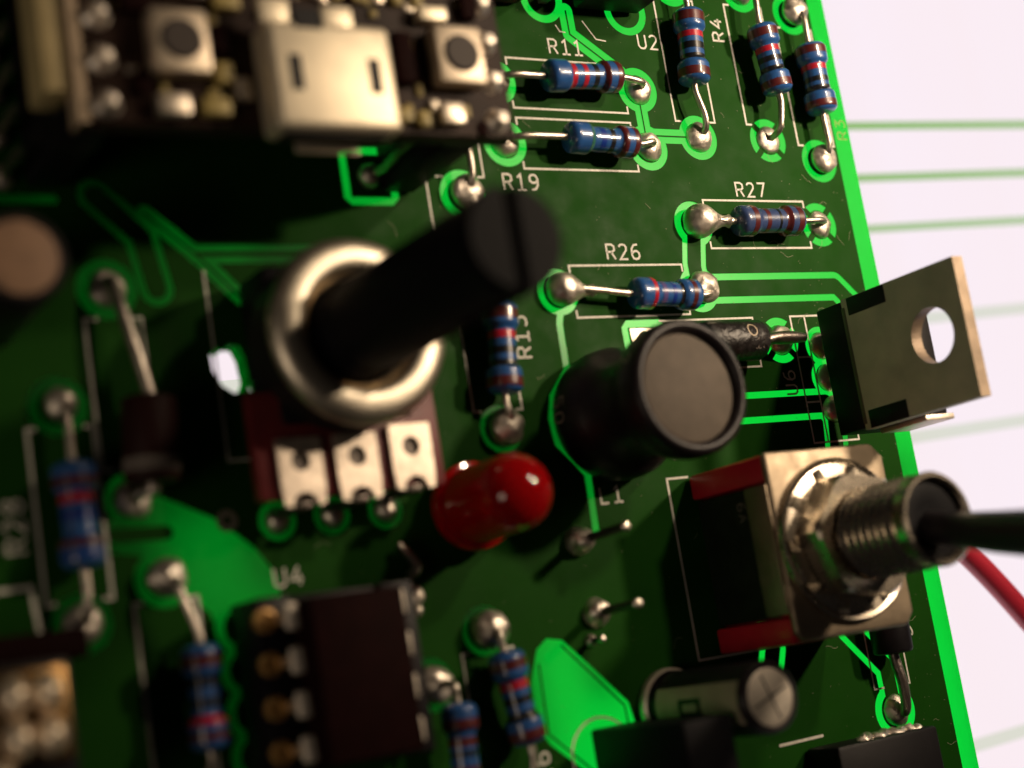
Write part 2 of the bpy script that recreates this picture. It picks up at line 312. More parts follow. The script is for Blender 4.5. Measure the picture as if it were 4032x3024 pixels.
def seg_dist(p, a, b):
    ax, ay = a; bx, by = b; dx, dy = bx-ax, by-ay; L = dx*dx+dy*dy
    t = 0 if L == 0 else max(0, min(1, ((p[0]-ax)*dx+(p[1]-ay)*dy)/L))
    return math.hypot(p[0]-ax-t*dx, p[1]-ay-t*dy)
def in_poly(p, P):
    c = False; j = len(P)-1
    for i in range(len(P)):
        if (P[i][1] > p[1]) != (P[j][1] > p[1]) and p[0] < (P[j][0]-P[i][0])*(p[1]-P[i][1])/(P[j][1]-P[i][1])+P[i][0]: c = not c
        j = i
    return c
def inside(sh, p):
    if sh[0] == 'c': return (p[0]-sh[1][0])**2+(p[1]-sh[1][1])**2 < sh[2]**2
    if sh[0] == 'g': return in_poly(p, sh[1])
    return any(seg_dist(p, sh[1][i], sh[1][i+1]) < sh[2] for i in range(len(sh[1])-1))
def outlines(sh):
    if sh[0] == 'c': return [[(sh[1][0]+sh[2]*math.cos(2*math.pi*k/40), sh[1][1]+sh[2]*math.sin(2*math.pi*k/40)) for k in range(40)]]
    if sh[0] == 'g': return [sh[1]]
    out = []
    for i in range(len(sh[1])-1):
        (ax, ay), (bx, by) = sh[1][i], sh[1][i+1]; a0 = math.atan2(by-ay, bx-ax); n = 10
        P = [(bx+sh[2]*math.cos(a0-math.pi/2+math.pi*k/n), by+sh[2]*math.sin(a0-math.pi/2+math.pi*k/n)) for k in range(n+1)]
        P += [(ax+sh[2]*math.cos(a0+math.pi/2+math.pi*k/n), ay+sh[2]*math.sin(a0+math.pi/2+math.pi*k/n)) for k in range(n+1)]
        out.append(P)
    return out
def bbox(sh):
    P = [q for o in outlines(sh) for q in o]; return min(q[0] for q in P), max(q[0] for q in P), min(q[1] for q in P), max(q[1] for q in P)
CE = 9.95                                    # the copper stops short of the board's right edge
rect = [(BX0+1.7, BY0+1.7), (CE, BY0+1.7), (CE, BY1-1.7), (BX0+1.7, BY1-1.7)]
vs = []; es = []
def put(P):
    o = len(vs); vs.extend(Vector(q) for q in P); n = len(P); es.extend((o+i, o+(i+1) % n) for i in range(n))
put(rect); put(HOLE); put(HOLE2)
for sh in gaps + cop:
    for P in outlines(sh): put(P)
rv, re_, rf, *_ = delaunay_2d_cdt(vs, es, [], 1, 1e-5)
GB = [(bbox(s), s) for s in gaps]; CB = [(bbox(s), s) for s in cop]
def hit(B, p): return any(b[0] <= p[0] <= b[1] and b[2] <= p[1] <= b[3] and inside(s, p) for b, s in B)
keep = []
for f in rf:
    c = (sum(rv[i][0] for i in f)/len(f), sum(rv[i][1] for i in f)/len(f))
    if not (rect[0][0] < c[0] < CE and rect[0][1] < c[1] < rect[2][1]): continue
    if in_poly(c, HOLE) or in_poly(c, HOLE2): continue
    if hit(GB, c) and not hit(CB, c): continue
    keep.append(tuple(f))
MB().add([(v[0], v[1], 0.0) for v in rv], keep).build('copper_layer', MASK, board, smooth=False)
# laminate slab with the open slot, a little below the copper
vs = []; es = []; put([(BX0, BY0), (BX1, BY0), (BX1, BY1), (BX0, BY1)]); put(HOLE); put(HOLE2)
sv, se, sf, *_ = delaunay_2d_cdt(vs, es, [], 1, 1e-5)
tri = [tuple(f) for f in sf if not any(in_poly((sum(sv[i][0] for i in f)/3, sum(sv[i][1] for i in f)/3), H) for H in (HOLE, HOLE2))]
nn = len(sv); slab = MB().add([(v[0], v[1], -0.03) for v in sv] + [(v[0], v[1], -1.6) for v in sv], tri + [tuple(i+nn for i in reversed(f)) for f in tri])
for loop in ([0, 1, 2, 3], list(range(4, 4+len(HOLE))), list(range(4+len(HOLE), 4+len(HOLE)+12))):
    for i in range(len(loop)):
        a, b_ = loop[i], loop[(i+1) % len(loop)]; slab.f.append((a, b_, b_+nn, a+nn))
slab.build('laminate', FR4, board, smooth=False)

hat = MB()                                    # unseen back copper, its hatch added and shaped to dim the green glow
def hatch(x0, x1, y0, y1, p=1.5, wd=0.8):
    n = int((x1-x0)/p)
    for k in range(n): hat.box(x0+k*p, x0+k*p+wd, y0, y1, -1.66, -1.64)
    n = int((y1-y0)/p)
    for k in range(n): hat.box(x0, x1, y0+k*p, y0+k*p+wd, -1.69, -1.67)
hatch(-73, -54.6, -60, 38, 1.5, .98); hatch(-54.5, -46.7, -15.8, 0.4, 1.5, .72); hatch(-46.6, -43, -7.5, 0.4, 1.5, .72); hatch(-46.6, -43, -15.8, -11.6, 1.5, 1.0)
hatch(-42.9, -23, -28.3, 0.4, 1.5, 1.05); hatch(-54.5, -28, -60, -25.2, 1.5, 1.0); hatch(-45.2, -43, -20.9, -17.4, 1.5, 1.0); hatch(-22.95, -18.4, -23, -7, 1.5, .84)
hatch(-54.5, -50.3, -25.1, -16, 1.5, 1.02); hatch(-50.2, -43, -18.1, -16, 1.5, 1.0); hatch(-45.3, -43, -23.2, -21, 1.5, 1.0); hatch(-22.6, -18.6, -33.0, -28.0, 1.5, .92); hatch(-28.4, -26.2, -38, -28.2, 1.5, 1.0)
hat.box(-54.4, -48.6, -1.3, 0.58, -1.69, -1.64)
hat.box(-54.4, -36.6, 0.6, 38, -1.69, -1.64)
hb_ = hat.build('glow_dimming_copper', MASK, board, smooth=False); hb_['kind'] = 'stuff'
ZK = 0.022                                    # height of the printed legend
flat = lambda x, y: (x, y, ZK)
def silk(pts, wd=0.15, closed=False, name='legend_outline'): return MB().ribbon(pts, wd, flat, closed).build(name, SILK, board, smooth=False)
def word(t, o, rot=0, h=1.12, wd=0.15): return lettering(MB(), t, o, h, wd, rot, flat).build('legend_text', SILK, board, smooth=False)
FOOT = {'R11': (0,-15.71,10.6), 'R19': (0,-15.69,6.0), 'R27': (0,0,0), 'R26': (0,-13.33,-5.09), 'R2': (1,-4.32,13.33), 'R4': (1,2.72,13.32), 'R3': (1,7.77,11.75),
        'R13': (1,-26.17,-8.24), 'R28': (1,-55.88,-17.67), 'RU4': (1,-50.85,-28.34), 'R16': (1,-29.9,-34.11), 'Rh': (1,-26.2,8.41)}
for k, (o_, x, y) in FOOT.items():
    for sgn in (-1, 1):
        hl, hw, t = 5.07, 1.92, 0.55
        P = [(-hl, sgn*(hw-t)), (-hl, sgn*hw), (hl, sgn*hw), (hl, sgn*(hw-t))]
        silk([(x+a, y+b) for a, b in P] if o_ == 0 else [(x+b, y+a) for a, b in P], 0.15 if k not in ('R28', 'RU4') else 0.22)
silk([(1.4,-7.45),(6.05,-7.45),(6.05,-17.47),(1.4,-17.47)], closed=True); silk([(2.85,-7.53),(2.85,-17.39)])
silk([(1.48,-10.72),(2.77,-10.72)]); silk([(1.48,-14.28),(2.77,-14.28)])
silk([(-11.3,-7.45),(-2.38,-7.45),(-2.38,-8.6)]); silk([(-11.3,-11.25),(-2.38,-11.25),(-2.38,-10.2)])
silk([(-52.9,-6.15),(-53.7,-6.15),(-53.7,-15.3),(-52.9,-15.3)], 0.2); silk([(-51.2,-6.15),(-50.2,-6.15),(-50.2,-15.3),(-51.2,-15.3)])
silk([(3.6,-36.4),(2.6,-36.4),(2.6,-27.3)]); silk([(5.2,-36.4),(6.25,-36.4),(6.25,-27.3)])
silk([(-11.2,-19.09),(-13.12,-19.09),(-13.12,-32.03),(-3.4,-32.03)])
silk([(-45.85,-3.2),(-45.85,-15.3),(-44.3,-15.3)]); silk([(-28.95,14),(-28.95,-1.2)])
silk([(-62,-21.7),(-58.55,-21.6),(-58.3,-24.2)], 0.26)
silk([(-22.35+2.45*math.cos(a), -37.0+2.45*math.sin(a)) for a in [math.radians(200-8*k) for k in range(21)]], 0.16)
silk([(-7.4,-38.9),(-3.2,-38.85)], 0.2); silk([(4.95,-40.5),(5.05,-46)], 0.2)
silk([(-15.9,15.4),(-15.6,14.9),(-15.1,14.85)], 0.1); silk([(-13.4,15.9),(-12.4,14.5),(-11.5,14.4)], 0.1)
word('R11', (-16.8,13.1)); word('U2', (-8.45,14.05)); word('R19', (-22.7,2.5)); word('R27', (-1.55,2.25)); word('R26', (-14.85,-2.72))
word('R4', (0.2,15.2), math.pi/2); word('R13', (-22.75,-9.7), math.pi/2); word('L1', (-19.05,-20.35)); word('U6', (0.75,-13.55), math.pi/2)
word('R28', (-58.5,-19.6), math.pi/2, 1.15, 0.17); word('U4', (-43.9,-23.3)); word('R16', (-26.55,-39.2), math.pi/2, 1.2, 0.17); word('D', (7.55,-32.9), math.pi/2); lettering(MB(), 'R3', (11.35,7.35), 1.0, 0.14, math.pi/2, flat).build('legend_text', mat('backlit_tint_ink', (0.16, 0.36, 0.06), 0.7), board, smooth=False)  # R3 ink tinted green: stands in for backlight through the white print
MB().ribbon([(-46.46+0.48*math.cos(2*math.pi*k/20), -18.95+0.48*math.sin(2*math.pi*k/20)) for k in range(20)], 0.40, lambda x, y: (x, y, 0.03), True).build('via', WHITECAP, board, smooth=False)
dust = MB()
for k in range(760):                           # specks and lint lying on the board
    x, y = 9.8-50*random.random()**1.5, random.uniform(-42, 19)
    if k < 690:
        r = random.uniform(0.015, 0.05); dust.add([(x-r, y, 0.03), (x, y-r*.7, 0.03), (x+r, y, 0.035), (x, y+r*.8, 0.04)], [(0, 1, 2, 3)])
    else:
        a = random.uniform(0, 6.28); P = []; ln = random.uniform(0.10, 0.28)
        for q in range(6):
            P.append((x, y)); a += random.uniform(-.7, .7); x += ln*math.cos(a); y += ln*math.sin(a)
        dust.ribbon(P, 0.022, lambda x, y: (x, y, 0.05))
d_ = dust.build('dust', DUST, board, smooth=False); d_['kind'] = 'stuff'
for k, (x, y) in enumerate(((-70, 34), (7.5, 34), (-70, -56), (7.0, -56))):
    t = thing('standoff', 'brass hexagonal standoff between the screen and a corner of the board', 'standoff', (x, y, ZS), 'standoffs under the board corners')
    hx = [(x+2.4*math.cos(q*math.pi/3), y+2.4*math.sin(q*math.pi/3)) for q in range(6)]
    MB().prism(hx, ZS, -1.6).build('hex_body', GOLD, t, bevel=0.2); MB().lathe([(1.4, -1.6), (1.4, 0.9), (1.1, 1.1)], (x, y, 0)).build('screw_stud', GOLD, t)

# ------------------------------------------------------------------ solder, leads and resistors
def solder(parent, x, y, r=1.14, h=0.8, kind='dome', name='solder_joint', mt=None):
    mb = MB(); prof = []
    if kind == 'ball':
        prof = [(r*0.80, 0.0)] + [(r*math.cos(a), h*0.55 + h*0.62*math.sin(a)) for a in [math.radians(-35+8.9*k) for k in range(15)]]
    else:
        prof = [(r*math.cos(a)**0.85 if a < 1.57 else 0.0, h*math.sin(a)**1.1 if a > 0 else 0) for a in [math.radians(90*k/11) for k in range(12)]]
    mb.lathe(prof, (x, y, 0.012), n=28)
    sd = random.random()*50; out = []
    for (px, py, pz) in mb.v:
        n = noise.noise(Vector((px*0.9+sd, py*0.9, pz*0.9)))*0.13 + noise.noise(Vector((px*2.4, py*2.4+sd, pz*2.4)))*0.05
        k = 1 + n; out.append((x+(px-x)*k, y+(py-y)*k, max(0.012, pz*(1+n*1.1))))
    mb.v = out
    return mb.build(name, mt or SOLDER, parent, ang=60)
def resistor(label, A, B, pa, pb, bands, sa='dome', sb='dome', ra=1.14, rb=1.14, ha=0.8, hb=0.8, bodym=None, la=0.6, lb=0.6, group='blue banded resistors on the board'):
    """A, B: body ends (3D); pa, pb: pads of each end"""
    A, B = Vector(A), Vector(B); mid = (A+B)/2
    t = thing('resistor', label, 'resistor', (mid.x, mid.y, 0), group)
    ax = (B-A).normalized(); L = (B-A).length; vr = random.uniform(0.95, 1.05); vw = random.uniform(0.9, 1.12); bands = [(s_+random.uniform(-.012, .012), c_, w_*random.uniform(.88, 1.1)) for s_, c_, w_ in bands]
    def rad(s): return rad0(s)*vr
    def rad0(s):      # dog-bone profile, s in 0..1
        e = min(s, 1-s)*L
        if e < 0.55: return 0.42 + 0.80*math.sqrt(max(0, 1-((0.55-e)/0.55)**2))
        if e < 1.55: return 1.22
        if e < 2.0: return 1.22 - 0.27*vw*(0.5-0.5*math.cos(math.pi*(e-1.55)/0.45))
        return 1.22 - 0.27*vw
    bd = MB().lathe([(rad(k/48), L*k/48) for k in range(49)], A, ax, 32).build('body', bodym or BLUE, t, ang=50)
    for s, c, wd in bands:
        P = [(rad((s*L - wd/2 + wd*k/6)/L)+0.018, s*L - wd/2 + wd*k/6) for k in range(7)]
        P = [(P[0][0]-0.03, P[0][1]-0.01)] + P + [(P[-1][0]-0.03, P[-1][1]+0.01)]
        MB().lathe(P, A, ax, 32, closed_ends=False).build('band', BAND[c], bd, ang=60)
    for E_, d, pd, kind, r, h, l in ((A, -ax, pa, sa, ra, ha, la), (B, ax, pb, sb, rb, hb, lb)):
        pd = Vector((pd[0], pd[1], 0)); top = Vector((pd.x, pd.y, max(0.9, E_.z*0.75)))
        far = (Vector((pd.x, pd.y)) - Vector((E_.x, E_.y))).length
        if far > l + 0.9: pts = [E_-d*0.3, E_+d*l, E_*0.35+top*0.65+Vector((0,0,0.25)), top - (top-E_).normalized()*0.35, pd+Vector((0,0,0.3))]
        else: pts = [E_-d*0.3, E_+d*0.35, (E_+d*far*0.8)*0.8+top*0.2, pd+Vector((0,0,0.7)), pd+Vector((0,0,0.2))]
        MB().tube(bez(pts, 7), 0.26, 12).build('lead', LEAD, t, ang=60)
        if kind == 'tear':
            o = pd + Vector((0, 0, h*0.55)); dr = (E_+d*0.2-o); P = []
            for k in range(25):
                hh = -r + k/24*(3.15*r); q = hh/r
                P.append((r*math.sqrt(max(0.0, 1-q*q)) if q < 0.35 else max(0.29, r*(0.937-0.42*(q-0.35)-0.52*(q-0.35)**2+0.37*(q-0.35)**3)) if q < 1.9 else 0.29, hh))
            mb = MB().lathe(P, o, dr, 26); sd = random.random()*40
            mb.v = [(x_, y_, max(0.012, z_ + 0.10*noise.noise(Vector((x_*1.3+sd, y_*1.3, z_*1.3))))) for x_, y_, z_ in mb.v]
            mb.build('solder_joint', SOLDER, t, ang=70)
        else: solder(t, pd.x, pd.y, r, h, kind)
    return t
TENK = [(0.12,'n',.62),(0.32,'k',.48),(0.47,'k',.48),(0.63,'r',.50),(0.86,'n',.66)]
rv10 = [(1-s, c, w) for s, c, w in TENK]
resistor('blue resistor with two red bands lying beside the R11 marking', (-18.7,10.62,1.55), (-12.05,10.86,1.5), (-22.06,10.6), (-9.36,10.6), [(.30,'r',.5),(.46,'r',.42),(.60,'k',.36),(.74,'n',.42),(.90,'n',.5)], ha=1.0, rb=1.15)
resistor('blue resistor with a green band lying above the R19 marking', (-17.75,6.0,1.55), (-11.55,5.75,1.45), (-22.04,6.0), (-9.34,6.0), [(.27,'g',.42),(.43,'b',.46),(.58,'k',.36),(.74,'n',.46),(.90,'n',.5)], rb=1.15)
resistor('short blue resistor pushed to one end of its long lead by the R26 marking', (-14.2,-5.62,1.25), (-8.2,-5.86,1.2), (-19.68,-5.09), (-6.98,-5.09), [(.24,'r',.32),(.40,'v',.40),(.55,'b',.34),(.66,'k',.26),(.82,'n',.42)], sa='tear', ra=1.22, ha=1.25, rb=1.25, sb='ball', hb=1.2)
resistor('dull blue resistor with brown bands below the R27 marking', (-3.3,-0.15,1.25), (3.2,-0.08,1.25), (-6.35,0), (6.35,0), [(.20,'n',.5),(.40,'n',.42),(.58,'k',.22),(.72,'n',.42),(.88,'n',.5)], sa='tear', ra=1.32, ha=1.3, rb=1.1, hb=0.6, bodym=mat('dull_grey_blue_lacquer', (0.035, 0.060, 0.16), 0.36, coat=0.8, bump=0.12, bscale=30, var=0.12, vscale=14))
resistor('blue banded resistor standing beside the U2 marking', (-4.9,10.7,1.45), (-4.3,16.85,1.5), (-4.32,6.98), (-4.32,19.6), TENK, ra=1.2)
resistor('blue banded resistor beside the R4 marking with a bent lower lead', (3.1,10.15,1.85), (2.55,16.0,1.85), (2.72,6.97), (2.72,19.67), TENK, ra=1.12, ha=0.45)
resistor('blue banded resistor along the glowing green board edge', (7.75,8.85,1.45), (7.7,14.85,1.5), (7.77,5.4), (7.77,18.1), TENK, sb='ball', rb=1.25, hb=1.2, sa='ball', ra=1.2, ha=1.05)
resistor('blue banded resistor beside the R13 marking under the black shaft', (-26.45,-12.55,1.7), (-25.8,-6.2,1.7), (-26.17,-14.59), (-26.17,-1.89), TENK, sa='ball', ra=1.28, ha=1.45)
resistor('deep blue resistor between the R28 marking and the dark diode', (-55.9,-21.1,1.7), (-55.9,-14.85,1.7), (-55.88,-24.02), (-55.88,-11.32), [(.13,'b',.3),(.24,'n',.46),(.50,'b',.6),(.64,'r',.56),(.80,'n',.48)], sb='ball', rb=0.95, hb=1.2, ra=1.2)
resistor('blue banded resistor with a bright solder ball beside the chip socket', (-50.1,-32.2,2.3), (-50.0,-26.1,2.3), (-50.85,-34.69), (-50.85,-21.99), [(.13,'n',.5),(.28,'r',.46),(.45,'k',.5),(.64,'k',.5),(.84,'n',.66)], sb='ball', rb=1.15, hb=1.4)
resistor('blue banded resistor with a round solder ball beside the R16 marking', (-29.0,-35.3,2.0), (-29.85,-29.25,2.0), (-29.6,-40.46), (-29.9,-27.76), TENK, sb='ball', rb=1.28, hb=1.5)
resistor('bright blue resistor between the dark chip and the R16 resistor', (-34.2,-38.2,2.5), (-34.05,-31.9,2.5), (-34.4,-43.3), (-34.4,-30.62), [(.20,'n',.5),(.36,'n',.4),(.5,'k',.4),(.62,'n',.5),(.78,'n',.6)], sb='ball', rb=1.2, hb=1.3)
resistor('resistor lead rising from a solder joint beside the raised module', (-26.2,5.6,1.7), (-26.2,11.8,1.7), (-26.2,2.06), (-26.2,14.76), TENK, sa='ball', ra=1.2, ha=1.2)

# ------------------------------------------------------------------ diodes
DIOM = None
def diode(label, A, B, pa, pb, r=1.35, mt=None, text=None, band_end=None, sq=False):
    A, B = Vector(A), Vector(B); mid = (A+B)/2; t = thing('diode', label, 'diode', (mid.x, mid.y, 0), 'black diodes on the board')
    L = (B-A).length; ax = (B-A).normalized()
    MB().lathe([(r*0.72, 0), (r*0.93, 0.1), (r, 0.3), (r*1.01, L/2), (r, L-0.3), (r*0.93, L-0.1), (r*0.72, L)], A, ax, 36).build('body', mt or BLACK, t, ang=40)
    if band_end is not None:
        h = L*band_end; MB().lathe([(r*0.99, h-.42), (r*1.02, h-.4), (r*1.02, h+.4), (r*0.99, h+.42)], A, ax, 36, closed_ends=False).build('cathode_band', FPRINT, t)
    for E_, d, pd in ((A, -ax, pa), (B, ax, pb)):
        pd = Vector((pd[0], pd[1], 0)); far = (pd - Vector((E_.x, E_.y, 0))).length
        top = Vector((pd.x, pd.y, 1.0)); flatp = E_ + d*max(0.5, far-0.5)
        pts = [E_-d*0.3, E_+d*0.4, E_.lerp(top, .55)+Vector((0,0,.35 if far > 2 else 0.1)), top+Vector((0,0,.1)), pd+Vector((0,0,0.2))]
        MB().tube(bez(pts, 7), 0.40, 12).build('lead', DLEAD if mt in (None, DIOM) else LEAD, t, ang=60)
        solder(t, pd.x, pd.y, 1.2, 0.75)
    if text: text(t)
    return t
def dtext(t):
    o = Vector((-3.4, -9.55, 1.5)); r = 1.56; mb = MB()
    fn = lambda s, q: (o.x + s, o.y + r*math.sin(q/r), o.z + r*math.cos(q/r))
    mb.ribbon([(-1.75+.40*math.cos(a), 0.50+.48*math.sin(a)) for a in [2*math.pi*k/14 for k in range(14)]], 0.11, fn, True)
    mb.build('print', mat('pale_diode_print', (0.42, 0.34, 0.24), 0.6), t, smooth=False)
    m2 = MB(); lettering(m2, '1N', (-1.6, -0.95), 0.8, 0.07, 0, fn); m2.build('print', FPRINT, t, smooth=False)
DIOM = mat('worn_black_epoxy', (0.010, 0.008, 0.008), 0.38, bump=0.9, bscale=14, var=0.4, vscale=20)
d1 = diode('black diode with printed letters between the round inductor and the metal tab regulator', (-8.9,-9.5,1.5), (-3.4,-9.55,1.5), (-12.74,-9.3), (-0.04,-9.3), 1.53, mt=DIOM, text=dtext)
MB().box(-14.1, -11.4, -10.66, -7.95, 0.01, 0.12).build('square_pad', WHITECAP, d1, bevel=0.04)
MB().tube(bez([(-2.9,-9.5,1.4), (-1.6,-9.45,1.55), (-0.4,-9.5,1.75), (0.75,-9.6,1.9)], 6), [0.34+0.16*math.sin(k/18*math.pi) for k in range(19)], 12).build('lead_stub', DLEAD, d1)
diode('dark brown diode with a long bright bent lead beside the potentiometer', (-51.55,-16.6,2.2), (-51.2,-11.5,2.4), (-52.13,-17.15), (-52.13,-4.31), 1.62, mat('dark_brown_epoxy', (0.022, 0.004, 0.003), 0.6, spec=0.2, bump=0.1), band_end=0.2)
diode('black diode half hidden under the toggle switch at the board edge', (3.6,-34.0,1.7), (3.7,-28.6,1.7), (4.25,-38.2), (4.2,-25.5), 1.5)

# ------------------------------------------------------------------ voltage regulator with metal tab
x0 = 1.4; t = thing('voltage_regulator', 'upright three-legged regulator with a grey metal tab and round hole', 'regulator', (3, -12.5, 0))
ya, yb = -17.62, -7.75; yc = (ya+yb)/2
zt, zb, zm = 17.0, 2.9, 9.9                    # top of tab, bottom of body, end of plastic
hc = (13.85, yc+0.15); hr = 2.0
def tabmesh():
    mb = MB(); out = [(ya, 5.7), (ya, zt), (yb, zt), (yb, 5.7)]; N = 32
    ring = [(hc[1]+hr*math.cos(2*math.pi*k/N), hc[0]+hr*math.sin(2*math.pi*k/N)) for k in range(N)]
    vs_ = [Vector(q) for q in out+ring]; e = [(i, (i+1) % 4) for i in range(4)] + [(4+i, 4+(i+1) % N) for i in range(N)]
    pv, pe, pf, *_ = delaunay_2d_cdt(vs_, e, [], 1, 1e-5)
    pf = [f for f in pf if math.hypot(sum(pv[i][0] for i in f)/3-hc[1], sum(pv[i][1] for i in f)/3-hc[0]) > hr*0.98]
    n = len(pv); X = (x0, x0+0.98)
    mb.add([(X[0], p[0], p[1]) for p in pv] + [(X[1], p[0], p[1]) for p in pv], [tuple(f) for f in pf] + [tuple(i+n for i in reversed(f)) for f in pf])
    for lp in ([0, 1, 2, 3], list(range(4, 4+N))):
        for i in range(len(lp)): a, b_ = lp[i], lp[(i+1) % len(lp)]; mb.f.append((a, b_, b_+n, a+n))
    return mb
tb = tabmesh().build('metal_tab', TAB, t, smooth=False)
bm = bmesh.new(); bm.from_mesh(tb.data); bmesh.ops.recalc_face_normals(bm, faces=bm.faces); bm.to_mesh(tb.data); bm.free()
tb.data.materials.append(COPPER)
for p in tb.data.polygons:
    if p.normal.z > 0.9 or p.normal.z < -0.5 and False: p.material_index = 1
hl_ = MB().lathe([(hr-0.02, -0.02), (hr-0.02, 1.0)], (x0, hc[1], hc[0]), (1,0,0), 40, closed_ends=False).build('hole_wall', COPPER, t)
MB().box(x0+0.01, 5.6, ya+0.1, yb-0.1, zb, zb+2.7).build('plastic_body', BLACK, t, bevel=0.15)
MB().box(2.7, 5.6, ya+0.1, yb-0.1, zb+2.72, zm).build('plastic_body', BLACK, t, bevel=0.15)
for (a, b_) in ((yb-1.35, yb-0.02), (ya+0.02, ya+1.35)):
    MB().box(x0-0.06, 2.9, a, b_, zb+3.4, 10.2).build('plastic_shoulder', BLACK, t, bevel=0.05)
MB().box(x0-0.04, x0+0.3, ya+0.4, yb-0.6, zb+2.7, zb+3.1).build('step_line', mat('olive_step', (0.10, 0.09, 0.06), 0.5, 0.3), t, bevel=0.08)
for y in (-9.9, -12.46, -15.0):
    MB().box(3.6, 4.4, y-0.4, y+0.4, 0.2, zb+0.1).build('lead', LEAD, t, bevel=0.05); solder(t, 4.0, y, 1.08, 0.7)
MB().box(3.0, 5.9, ya-0.35, ya+0.09, 5.5, 10.2).build('side_clip', ALU, t, bevel=0.08)

# ------------------------------------------------------------------ round inductor
t = thing('inductor', 'waisted black sleeved drum inductor standing above the L1 marking', 'inductor', (-17.3,-14.55,0))
c = (-17.55,-14.4,0)
MB().lathe([(4.1,0.15),(4.55,0.4),(4.65,1.2),(4.6,2.3),(4.1,3.1),(3.55,3.9),(3.4,5.2),(3.5,6.4),(4.0,7.2),(4.45,7.9),(4.6,8.7),(4.6,9.9),(4.5,10.25),(4.3,10.4),(4.05,10.42),(3.85,10.3),(3.75,10.1),(3.72,9.7)], c, n=56, closed_ends=False).build('sleeve', SLEEVE, t, ang=60)
MB().lathe([(3.71,9.4),(3.7,9.82),(3.5,9.9),(0.05,9.9)], c, n=48).build('core_top', FERRITE, t)
def ltext(r, a0, z0):
    return lambda s, q: (c[0]+r*math.cos(a0+s/r), c[1]+r*math.sin(a0+s/r), z0+q)
mb = MB(); lettering(mb, '50', (-1.4, 0), 1.15, 0.14, 0, ltext(4.68, math.radians(178), 0.7)); mb.build('print', FPRINT, t, smooth=False)
mb = MB(); lettering(mb, '2', (-0.4, 0), 1.1, 0.14, 0, ltext(4.63, math.radians(150), 8.3)); mb.build('print', PRINT, t, smooth=False)
for sx in (-2.5, 2.5): MB().tube([(c[0]+sx, c[1], 0.6), (c[0]+sx, c[1], -0.5)], 0.35).build('lead', LEAD, t)

# ------------------------------------------------------------------ red LED
t = thing('red_led', 'translucent red round LED with a rim standing beside the inductor', 'LED', (-30.1,-19.75,0))
c = (-30.1,-19.75,0.9)
MB().lathe([(2.3,0.0),(2.86,0.05),(2.92,0.2),(2.92,0.85),(2.84,1.0),(2.56,1.06),(2.5,1.2),(2.5,5.6)] + [(2.5*math.cos(a), 5.6+2.5*math.sin(a)) for a in [math.radians(90*k/12) for k in range(1, 13)]], c, n=56).build('lens', LEDM, t, ang=40)
MB().lathe([(1.0,0.3),(1.0,1.6),(0.9,3.0),(0.6,3.6)], c, n=20).build('inner_post', mat('led_cup', (0.30, 0.01, 0.01), 0.5), t)
for sx in (-1.27, 1.27): MB().tube([(c[0]+sx, c[1], 1.2), (c[0]+sx, c[1], -0.5)], 0.25, 8).build('lead', LEAD, t)

# ------------------------------------------------------------------ potentiometer
t = thing('potentiometer', 'metal potentiometer with a thick black shaft and three flat silver terminals', 'potentiometer', (-39.5,-9.2,0))
c = (-39.5,-9.2,0)
MB().box(-44.0, -35.0, -14.2, -4.2, 0.3, 4.6).build('case', BLACK, t, bevel=0.5)
MB().lathe([(5.5,3.4),(5.6,3.8),(5.6,6.9)], c, n=64, closed_ends=False).build('can', mat('shade_dark_can', (0.03, 0.028, 0.024), 0.5, 0.6), t)  # dark colour stands in for shade on the side of the metal can
MB().lathe([(5.6,6.8),(5.78,6.95),(5.8,7.2),(5.68,7.6),(5.3,7.95),(4.9,8.08),(4.4,8.12),(3.95,8.1),(3.75,7.9),(3.65,7.2),(3.5,6.6),(3.4,6.9),(3.3,7.2),(3.2,7.0),(3.15,4)], c, n=72, closed_ends=False).build('bushing_ring', mat('pot_nickel', (0.76, 0.68, 0.55), 0.43, 1.0, bump=0.05, bscale=20, var=0.06), t, ang=60)
sh = MB(); N = 36
for z0, z1, sl in ((4.2, 19.5, 0),): sh.lathe([(2.95, z0), (2.98, 9), (2.9, 9.1), (2.9, z1)], c, n=N)
for sgn in (-1, 1):
    P = []
    for k in range(15):
        a = math.radians(-82 + 164*k/14); P.append((c[0]+sgn*2.9*math.cos(a), c[1]+2.9*math.sin(a)*sgn))
    sh.prism(P, 19.5, 25.6)
    sh.prism([(c[0]+(x-c[0])*.93+sgn*0.03, c[1]+(y-c[1])*.93) for x, y in P], 25.6, 26.0)
sh.build('shaft', BLACKS, t, ang=30)
wf = MB().prism([(-45.9,-18.5),(-33.4,-18.5),(-33.4,-12.0),(-45.9,-12.0)], 3.3, 4.3); wf.build('wafer', PHEN, t, bevel=0.15)
